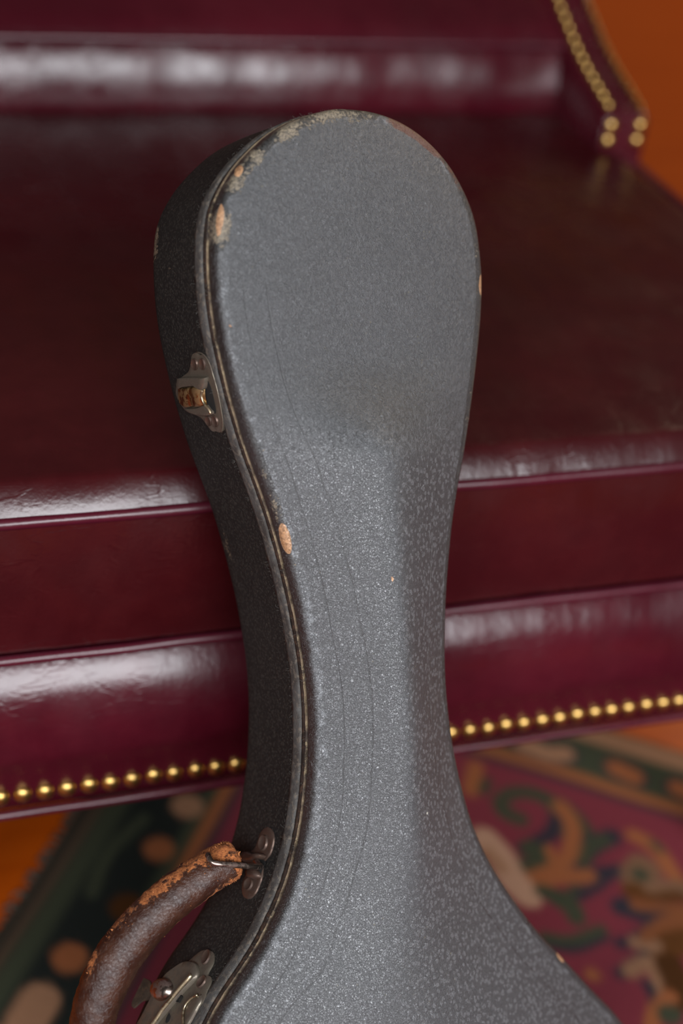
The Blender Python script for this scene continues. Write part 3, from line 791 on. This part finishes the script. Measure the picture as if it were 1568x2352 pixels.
# --- placing things on the side wall: (arc length, depth) <-> picture
iw = [i for i in range(NO) if OUT[i, 0] < np.interp(OUT[i, 1], ys_, cx_)]
zz = np.linspace(-.002, -.079, 78)
WG = np.array([W(np.c_[OUT[iw], np.full(len(iw), z)]) for z in zz]); WP = project(WG)        # (78, n, 2)
def wall_at(px, py):
    d = np.hypot(WP[..., 0] - px, WP[..., 1] - py); j, i = np.unravel_index(np.argmin(d), d.shape)
    i = min(max(i, 1), len(iw) - 2); j = min(max(j, 1), len(zz) - 2)
    p = WP[j, i]; da = (WP[j, i + 1] - WP[j, i - 1]) / 2; dz = (WP[j + 1, i] - WP[j - 1, i]) / 2
    s, t = np.linalg.solve(np.stack([da, dz], 1), np.array([px, py]) - p)
    s = np.clip(s, -3, 3); t = np.clip(t, -3, 3)
    return np.array([ARC[iw[i]] + s * (ARC[iw[i] + 1] - ARC[iw[i]]), zz[j] + t * (zz[1] - zz[0])])
def wall3(a, z, h):
    x = np.interp(a, ARC, OUT[:, 0]); y = np.interp(a, ARC, OUT[:, 1]); nx_ = np.interp(a, ARC, ON[:, 0]); ny_ = np.interp(a, ARC, ON[:, 1])
    return W3(x + nx_ * h, y + ny_ * h, z)
def patch(name, pts, rings, mat, par, smooth_n=48, crvz=True, raw=False):
    """star-shaped plate on the wall; pts in picture px, rings = [(scale, height), ...] from rim to centre"""
    P = np.array(pts, float) if raw else np.array([wall_at(*p) for p in pts])
    if crvz:
        Q = catmull(np.vstack([P, P[:1]]), smooth_n + 1)[:-1]
    else: Q = resample(np.vstack([P, P[:1]]), smooth_n + 1)[:-1]
    c = Q.mean(0); n = len(Q); V_, F_ = [], []
    for s, h in rings:
        for q in Q: a, z = c + (q - c) * s; V_.append(wall3(a, z, h))
    for j in range(len(rings) - 1):
        for k in range(n):
            k2 = (k + 1) % n; F_.append((j * n + k, j * n + k2, (j + 1) * n + k2, (j + 1) * n + k))
    V_.append(wall3(c[0], c[1], rings[-1][1])); e = len(V_) - 1; j = len(rings) - 1
    for k in range(n): F_.append((j * n + k, j * n + (k + 1) % n, e))
    o = mesh(name, V_, F_, mat, None)
    bm = bmesh.new(); bm.from_mesh(o.data); bmesh.ops.recalc_face_normals(bm, faces=bm.faces); bm.to_mesh(o.data); bm.free()
    for p in o.data.polygons: p.use_smooth = True
    o.data.set_sharp_from_angle(angle=math.radians(55))
    return o
PL = lambda h: [(1, -.0005), (1, h * .7), (.965, h), (.8, h), (.4, h)]
DM = lambda h, b=0.0: [(1, b), (.93, b + h * .45), (.8, b + h * .72), (.55, b + h * .93), (.25, b + h)]
DENT = lambda h, b: [(1.0, b), (.9, b + h), (.7, b + h * .6), (.4, b + h * .2)]
def ell(cx, cy, rx_, ry_, an, n=14):
    t = math.radians(an)
    return [(cx + rx_ * math.cos(a) * math.cos(t) - ry_ * math.sin(a) * math.sin(t), cy + rx_ * math.cos(a) * math.sin(t) + ry_ * math.sin(a) * math.cos(t)) for a in np.linspace(0, 2 * math.pi, n, endpoint=False)]
def wire(name, pts3, r, mat, par, seg=10):
    return CS(tube(name, pts3, r, mat, None, seg), par)
def wpt(px, py, h): a, z = wall_at(px, py); return wall3(a, z, h)

# upper latch
K1 = lambda L: [(340 + x / 6.03, 760 + y / 6.03) for x, y in L]
lp = CA(patch('latch', K1([(690, 290), (735, 330), (790, 325), (850, 400), (905, 560), (955, 720), (1000, 900), (1030, 1050), (1060, 1250), (1060, 1370), (1010, 1400), (960, 1385), (900, 1380), (830, 1290), (740, 1190), (620, 1140), (520, 1080), (440, 960), (400, 850), (430, 700), (500, 620), (575, 560), (610, 440), (625, 330)]), PL(.0011), M_STEEL, None, 110))
lp['label'] = 'upper latch with a brass tongue'
rp = K1([(700, 285), (790, 315), (870, 420), (930, 600), (990, 820), (1030, 1020), (1065, 1250), (1050, 1395)])
wire('raised_edge', [wpt(*p, .0012) for p in catmull(rp, 40)], .00038, M_STEEL, lp, 6)
for e in ((677, 455, 44, 85, -8), (785, 450, 38, 85, -8), (870, 1235, 38, 75, -14), (960, 1240, 38, 85, -14)):
    CS(patch('rivet', [K1([p])[0] for p in ell(*e)], DENT(.0009, .0010), M_RUST, lp, 24), lp)
CS(patch('hood', K1([(480, 640), (600, 625), (840, 630), (860, 660), (845, 780), (800, 790), (760, 740), (560, 755), (470, 780)]), [(1, 0), (1, .0032), (.93, .0038), (.7, .0040), (.3, .0040)], M_STEEL, lp, 50), lp)
CS(patch('hood', K1([(560, 1060), (720, 1050), (850, 1010), (900, 1060), (950, 1120), (900, 1150), (760, 1140), (640, 1110)]), [(1, 0), (1, .0026), (.93, .0032), (.7, .0034), (.3, .0034)], M_STEEL, lp, 50), lp)
CS(patch('slot', K1([(840, 640), (900, 780), (945, 960), (970, 1110), (940, 1130), (860, 1010), (820, 880), (830, 760)]), [(1, .0012), (.9, .0013), (.5, .0013)], M_VOID, lp, 40), lp)
# brass tongue with a rolled end
def tongue():
    c = [K1([(x, y)])[0] for x, y in ((455, 890), (540, 895), (630, 900), (660, 895), (720, 890), (790, 885), (825, 890))]
    hs = [.0018, .0036, .0048, .0030, .0052, .0048, .0020]
    up = [K1([(x, y)])[0] for x, y in ((450, 790), (540, 775), (630, 765), (655, 765), (720, 745), (790, 760), (830, 790))]
    dn = [K1([(x, y)])[0] for x, y in ((470, 1000), (560, 1045), (660, 1035), (690, 1030), (740, 1035), (840, 1020), (860, 1010))]
    rows = []
    for u, m_, d, h in zip(up, c, dn, hs):
        r = [wpt(*u, .0008), wpt(*u, h * .85)]
        for t in np.linspace(0, 1, 7)[1:-1]:
            q = np.array(u) * (1 - t) + np.array(d) * t; r.append(wpt(*q, h * (.9 + .12 * math.sin(math.pi * t))))
        r += [wpt(*d, h * .85), wpt(*d, .0008)]; rows.append(r)
    CS(loft('tongue', rows, M_BRASS, None), lp)['label'] = 'brass latch tongue'
    sm = lp.children[-1]
    md = sm.modifiers.new('s', 'SUBSURF'); md.levels = md.render_levels = 2
    e = [wpt(*K1([p])[0], .0034) for p in ((835, 800), (820, 860), (835, 930), (870, 1000), (925, 1060), (950, 1120))]
    wire('tongue_edge', catmull(np.array(e), 24), .0007, M_GOLDLINE, lp, 8)
tongue()

# handle bracket: two lobed plate with a raised loop
K2 = lambda L: [(480 + x / 7.84, 1860 + y / 7.84) for x, y in L]
hb = CA(patch('handle_bracket', K2([(1080, 310), (1150, 360), (1185, 480), (1170, 640), (1120, 800), (1060, 880), (1000, 960), (985, 1080), (970, 1220), (900, 1420), (830, 1540), (740, 1610), (650, 1580), (610, 1480), (620, 1340), (670, 1200), (720, 1080), (730, 1000), (690, 900), (720, 800), (830, 700), (900, 560), (940, 430), (1000, 350)]), PL(.0010), M_RUST, None, 110))
hb['label'] = 'brown two-lobed handle bracket'
CS(patch('rivet', [K2([p])[0] for p in ell(1010, 600, 75, 150, 8)], DENT(.0010, .0010), M_RUST, hb, 24), hb)
CS(patch('rivet', [K2([p])[0] for p in ell(745, 1350, 72, 120, 18)], DENT(.0010, .0010), M_RUST, hb, 24), hb)
CS(patch('loop_plate', K2([(700, 780), (800, 770), (900, 810), (1010, 800), (1060, 840), (1010, 895), (920, 915), (870, 950), (780, 960), (680, 950), (665, 860)]), [(1, 0), (.98, .0028), (.85, .0044), (.5, .0050), (.2, .005)], M_RUST, hb, 50), hb)
CS(patch('loop_plate', K2([(860, 1075), (930, 1100), (965, 1180), (940, 1240), (850, 1260), (760, 1240), (735, 1160), (760, 1090)]), [(1, 0), (.98, .0022), (.85, .0034), (.5, .0040), (.2, .004)], M_RUST, hb, 50), hb)
CS(patch('hole', K2([(880, 940), (960, 905), (1040, 930), (1050, 1000), (1000, 1080), (960, 1160), (920, 1090), (960, 1000)]), [(1, .0012), (.9, .0013), (.5, .0013)], M_VOID, hb, 40), hb)

# the handle
ZH = -.046
def hp(px, py, dz=0.0): x, y = loc2(px, py, ZH + dz); return np.array([x, y, ZH + dz])
hc_px = [(541, 1972, .013), (500, 1990, .013), (440, 2030, .012), (380, 2076, .010), (320, 2135, .008), (272, 2198, .006), (238, 2262, .005), (217, 2325, .004), (209, 2390, .003), (220, 2450, .003), (246, 2500, .003)]
HC = catmull(np.array([hp(*p) for p in hc_px]), 150)
hd = np.r_[0, np.cumsum(np.linalg.norm(np.diff(HC, axis=0), axis=1))]; HL = hd[-1]
def handle():
    P = W(HC); n = len(P); seg = 40
    T = np.gradient(P, axis=0); T /= np.linalg.norm(T, axis=1)[:, None]
    V_, fr = [], []; u0 = Nw
    rr = np.interp(hd, [0, .002, .005, .012, .03, HL * .55, HL - .03, HL - .012, HL - .004, HL], [.0062, .0090, .0102, .0103, .0106, .0116, .0108, .0100, .0092, .006])
    for i in range(n):
        u = u0 - T[i] * (u0 @ T[i]); u /= np.linalg.norm(u); v = np.cross(T[i], u)
        for k in range(seg):
            t = 2 * math.pi * k / seg; d = math.cos(t) * u + math.sin(t) * v
            p = P[i] + rr[i] * d
            f1 = mnoise.noise(Vector(p) * 90); f2 = mnoise.noise(Vector(p) * 330)
            end = math.exp(-hd[i] / .013)
            side = abs(math.sin(t)) ** 3
            p = P[i] + d * (rr[i] + .0003 * f1 + (.0003 + .0011 * end + .0004 * side) * f2)
            V_.append(p); fr.append(.13 + .80 * end + .36 * side * math.exp(-((hd[i] - .03) / .05) ** 2) + .17 * side)
    F_ = [(i * seg + k, i * seg + (k + 1) % seg, (i + 1) * seg + (k + 1) % seg, (i + 1) * seg + k) for i in range(n - 1) for k in range(seg)]
    F_ += [tuple(range(seg))[::-1], tuple((n - 1) * seg + k for k in range(seg))]
    o = mesh('handle', V_, F_, M_HAND, None); attr(o.data, 'fray', fr)
    o['label'] = 'rolled brown leather handle, frayed orange at its end'
    bm = bmesh.new(); bm.from_mesh(o.data); bmesh.ops.recalc_face_normals(bm, faces=bm.faces); bm.to_mesh(o.data); bm.free()
    for p in o.data.polygons: p.use_smooth = True
    CA(o)
    # torn fibres
    V_, F_ = [], []
    r2 = random.Random(7)
    for q in range(1500):
        s = min(HL - .002, r2.expovariate(1 / .006) if q < 800 else r2.uniform(0, .09))
        i = int(np.interp(s, hd, np.arange(n))); t = r2.uniform(0, 2 * math.pi) if q < 800 else r2.choice([1, -1]) * math.pi / 2 + r2.gauss(0, .35)
        u = u0 - T[i] * (u0 @ T[i]); u /= np.linalg.norm(u); v = np.cross(T[i], u)
        d = math.cos(t) * u + math.sin(t) * v; b = P[i] + d * (rr[i] - .0004)
        if mnoise.noise(Vector(b) * 150) < (-.15 if q < 800 else .12): continue
        ln = r2.uniform(.0003, .0011) if q < 800 else r2.uniform(.0004, .0016); tt = d * .8 + T[i] * r2.uniform(-1.2, .6) + v * r2.uniform(-.5, .5) + u * r2.uniform(-.5, .5)
        w_ = np.cross(tt, d); w_ = w_ / (np.linalg.norm(w_) + 1e-9) * r2.uniform(.0002, .0006)
        k0 = len(V_); V_ += [b - w_, b + w_, b + tt * ln * .5 + w_ * .8, b + tt * ln, b + tt * ln * .5 - w_ * .8]
        F_.append((k0, k0 + 1, k0 + 2, k0 + 3, k0 + 4))
    fo = mesh('fibre', V_, F_, M_FIB, None, smooth=False); tag(fo, 'torn orange leather fibres', kind='stuff'); CS(fo, o)
    return o
hnd = handle()
# wire ring through the handle end and the bracket
ra = W(hp(491, 1972, .030)[None])[0]
def hx(px, py, z):
    x, y = loc2(px, py, z); return W3(x, y, z)
bq = wpt(*K2([(975, 1010)])[0], .003)
ring = [hx(478, 1966, -.024), hx(487, 1981, -.0205), hx(506, 1985, -.0190), hx(545, 1987, -.0200), hx(575, 1990, -.0225), hx(598, 1990, -.028), bq, wpt(*K2([(900, 930)])[0], .002), hx(560, 1962, -.058), hx(520, 1955, -.060), hx(492, 1955, -.056), hx(480, 1958, -.045), hx(478, 1966, -.024)]
CS(tube('ring', catmull(np.array(ring), 70), .00145, M_WIRE, None, 12), hnd)['label'] = 'wire ring'
# far end of the handle (below the frame): its own bracket and ring
pe = HC[-1]; ie = int(np.argmin(np.hypot(OUT[:, 0] - pe[0] - .02, OUT[:, 1] - pe[1] + .01) + (ON[:, 0] > 0) * 9))
a_e = ARC[ie]
t_ = np.linspace(0, 2 * math.pi, 24, endpoint=False)
b2 = CA(patch('handle_bracket', [(a_e + .018 * math.cos(t), -.05 + .009 * math.sin(t)) for t in t_], PL(.001), M_RUST, None, 48, True, True))
e3 = W(pe[None])[0]; w3_ = wall3(a_e, -.05, .002)
rg = [e3 + Nw * .010 + (w3_ - e3) * -.2, (e3 + w3_) / 2 + Nw * .009, w3_, (e3 + w3_) / 2 - Nw * .009, e3 - Nw * .010 + (w3_ - e3) * -.2]
CS(tube('ring', catmull(np.array(rg), 40), .00145, M_WIRE, None, 10), b2)

# lower latch, partly below the frame
K3 = lambda L: [(280 + x / 6.03, 2120 + y / 6.03) for x, y in L]
l2 = CA(patch('latch', K3([(1230, 390), (1285, 430), (1280, 560), (1200, 720), (1250, 760), (1240, 850), (1190, 960), (1150, 1080), (1050, 1230), (900, 1450), (740, 1700), (560, 1900), (300, 2000), (180, 1800), (240, 1550), (330, 1330), (440, 1120), (560, 860), (750, 690), (900, 570), (1040, 450), (1130, 390)]), PL(.0012), M_STEEL, None, 110))
l2['label'] = 'lower latch with a domed rivet'
CS(patch('rivet', [K3([p])[0] for p in ell(1190, 490, 50, 115, 24)], DENT(.0010, .0011), M_RUST, l2, 24), l2)
CS(patch('rivet', [K3([p])[0] for p in ell(1130, 830, 45, 100, 34)], DENT(.0010, .0011), M_RUST, l2, 24), l2)
CS(patch('hasp', K3([(1000, 570), (1075, 600), (1100, 700), (1075, 780), (980, 880), (860, 1010), (700, 1200), (560, 1360), (400, 1560), (300, 1640), (240, 1500), (330, 1330), (430, 1130), (520, 960), (650, 760), (800, 640), (920, 575)]), [(1, 0), (1, .0028), (.975, .0034), (.8, .0034), (.4, .0034)], M_STEEL, l2, 90), l2)
wire('folded_edge', [wpt(*p, .0036) for p in catmull(K3([(1030, 760), (960, 850), (860, 960), (740, 1110), (640, 1230), (540, 1380), (440, 1500)]), 30)], .0011, M_GOLDLINE, l2, 8)
CS(patch('domed_rivet', [K3([p])[0] for p in ell(640, 960, 130, 165, 35)], DM(.0046, .0032), M_WIRE, l2, 40), l2)
wire('slot_rim', [wpt(*p, .0016) for p in K3([(850, 1020), (870, 1040), (830, 1110), (790, 1105), (850, 1020)])], .0004, M_VOID, l2, 6)
CS(patch('slot', K3([(680, 1250), (700, 1310), (670, 1380), (630, 1390), (640, 1320)]), [(1, .0012), (.5, .0014)], M_VOID, l2, 20), l2)
wire('keeper_rim', [wpt(*p, .0022) for p in catmull(K3([(1090, 1020), (990, 1080), (910, 1190), (890, 1330), (900, 1450)]), 24)], .0006, M_GOLDLINE, l2, 8)
CS(patch('keeper', K3([(1130, 1000), (1130, 1090), (1060, 1220), (960, 1400), (905, 1440), (900, 1280), (940, 1130), (1020, 1050)]), [(1, 0), (1, .0014), (.9, .0019), (.5, .0021)], M_STEEL, l2, 40), l2)
# torn patch of rubbed cloth beside the lower latch
mt = strip_mat('rubbed_cloth', (.13, .105, .075), (.08, .068, .054), (.20, .14, .09))
tp = CA(patch('torn_patch', K3([(310, 760), (390, 800), (430, 860), (520, 870), (530, 940), (500, 1020), (400, 1060), (280, 1090), (170, 1180), (140, 1120), (190, 980), (250, 860)]), [(1, -.0003), (.98, .0005), (.7, .0006)], mt, None, 50))
tp['label'] = 'greyish brown torn patch'
# lint and loose hairs along the seam
V_, F_ = [], []
r3 = random.Random(3)
for q in range(1400):
    k = r3.choice(iw); zb_ = r3.choice([-.0100, -.0140, -.0150, -.0226, -.0226, -.003]); a = ARC[k]
    p0 = wall3(a, zb_, .0006); ln = r3.uniform(.0006, .0022)
    d = np.array([r3.gauss(0, 1) for _ in range(3)]); d /= np.linalg.norm(d); p1 = p0 + d * ln * .6 + E1w * -ln * .3
    d2 = np.array([r3.gauss(0, 1) for _ in range(3)]); p2 = p1 + d2 / np.linalg.norm(d2) * ln * .5
    a1, f1 = tube_geo([p0, p1, p2], .00004, 3, False); k0 = len(V_); V_ += a1; F_ += [tuple(k0 + i for i in f) for f in f1]
lo = mesh('lint', V_, F_, M_LINT, None); tag(lo, 'pale lint fibres along the seam', kind='stuff'); CA(lo)
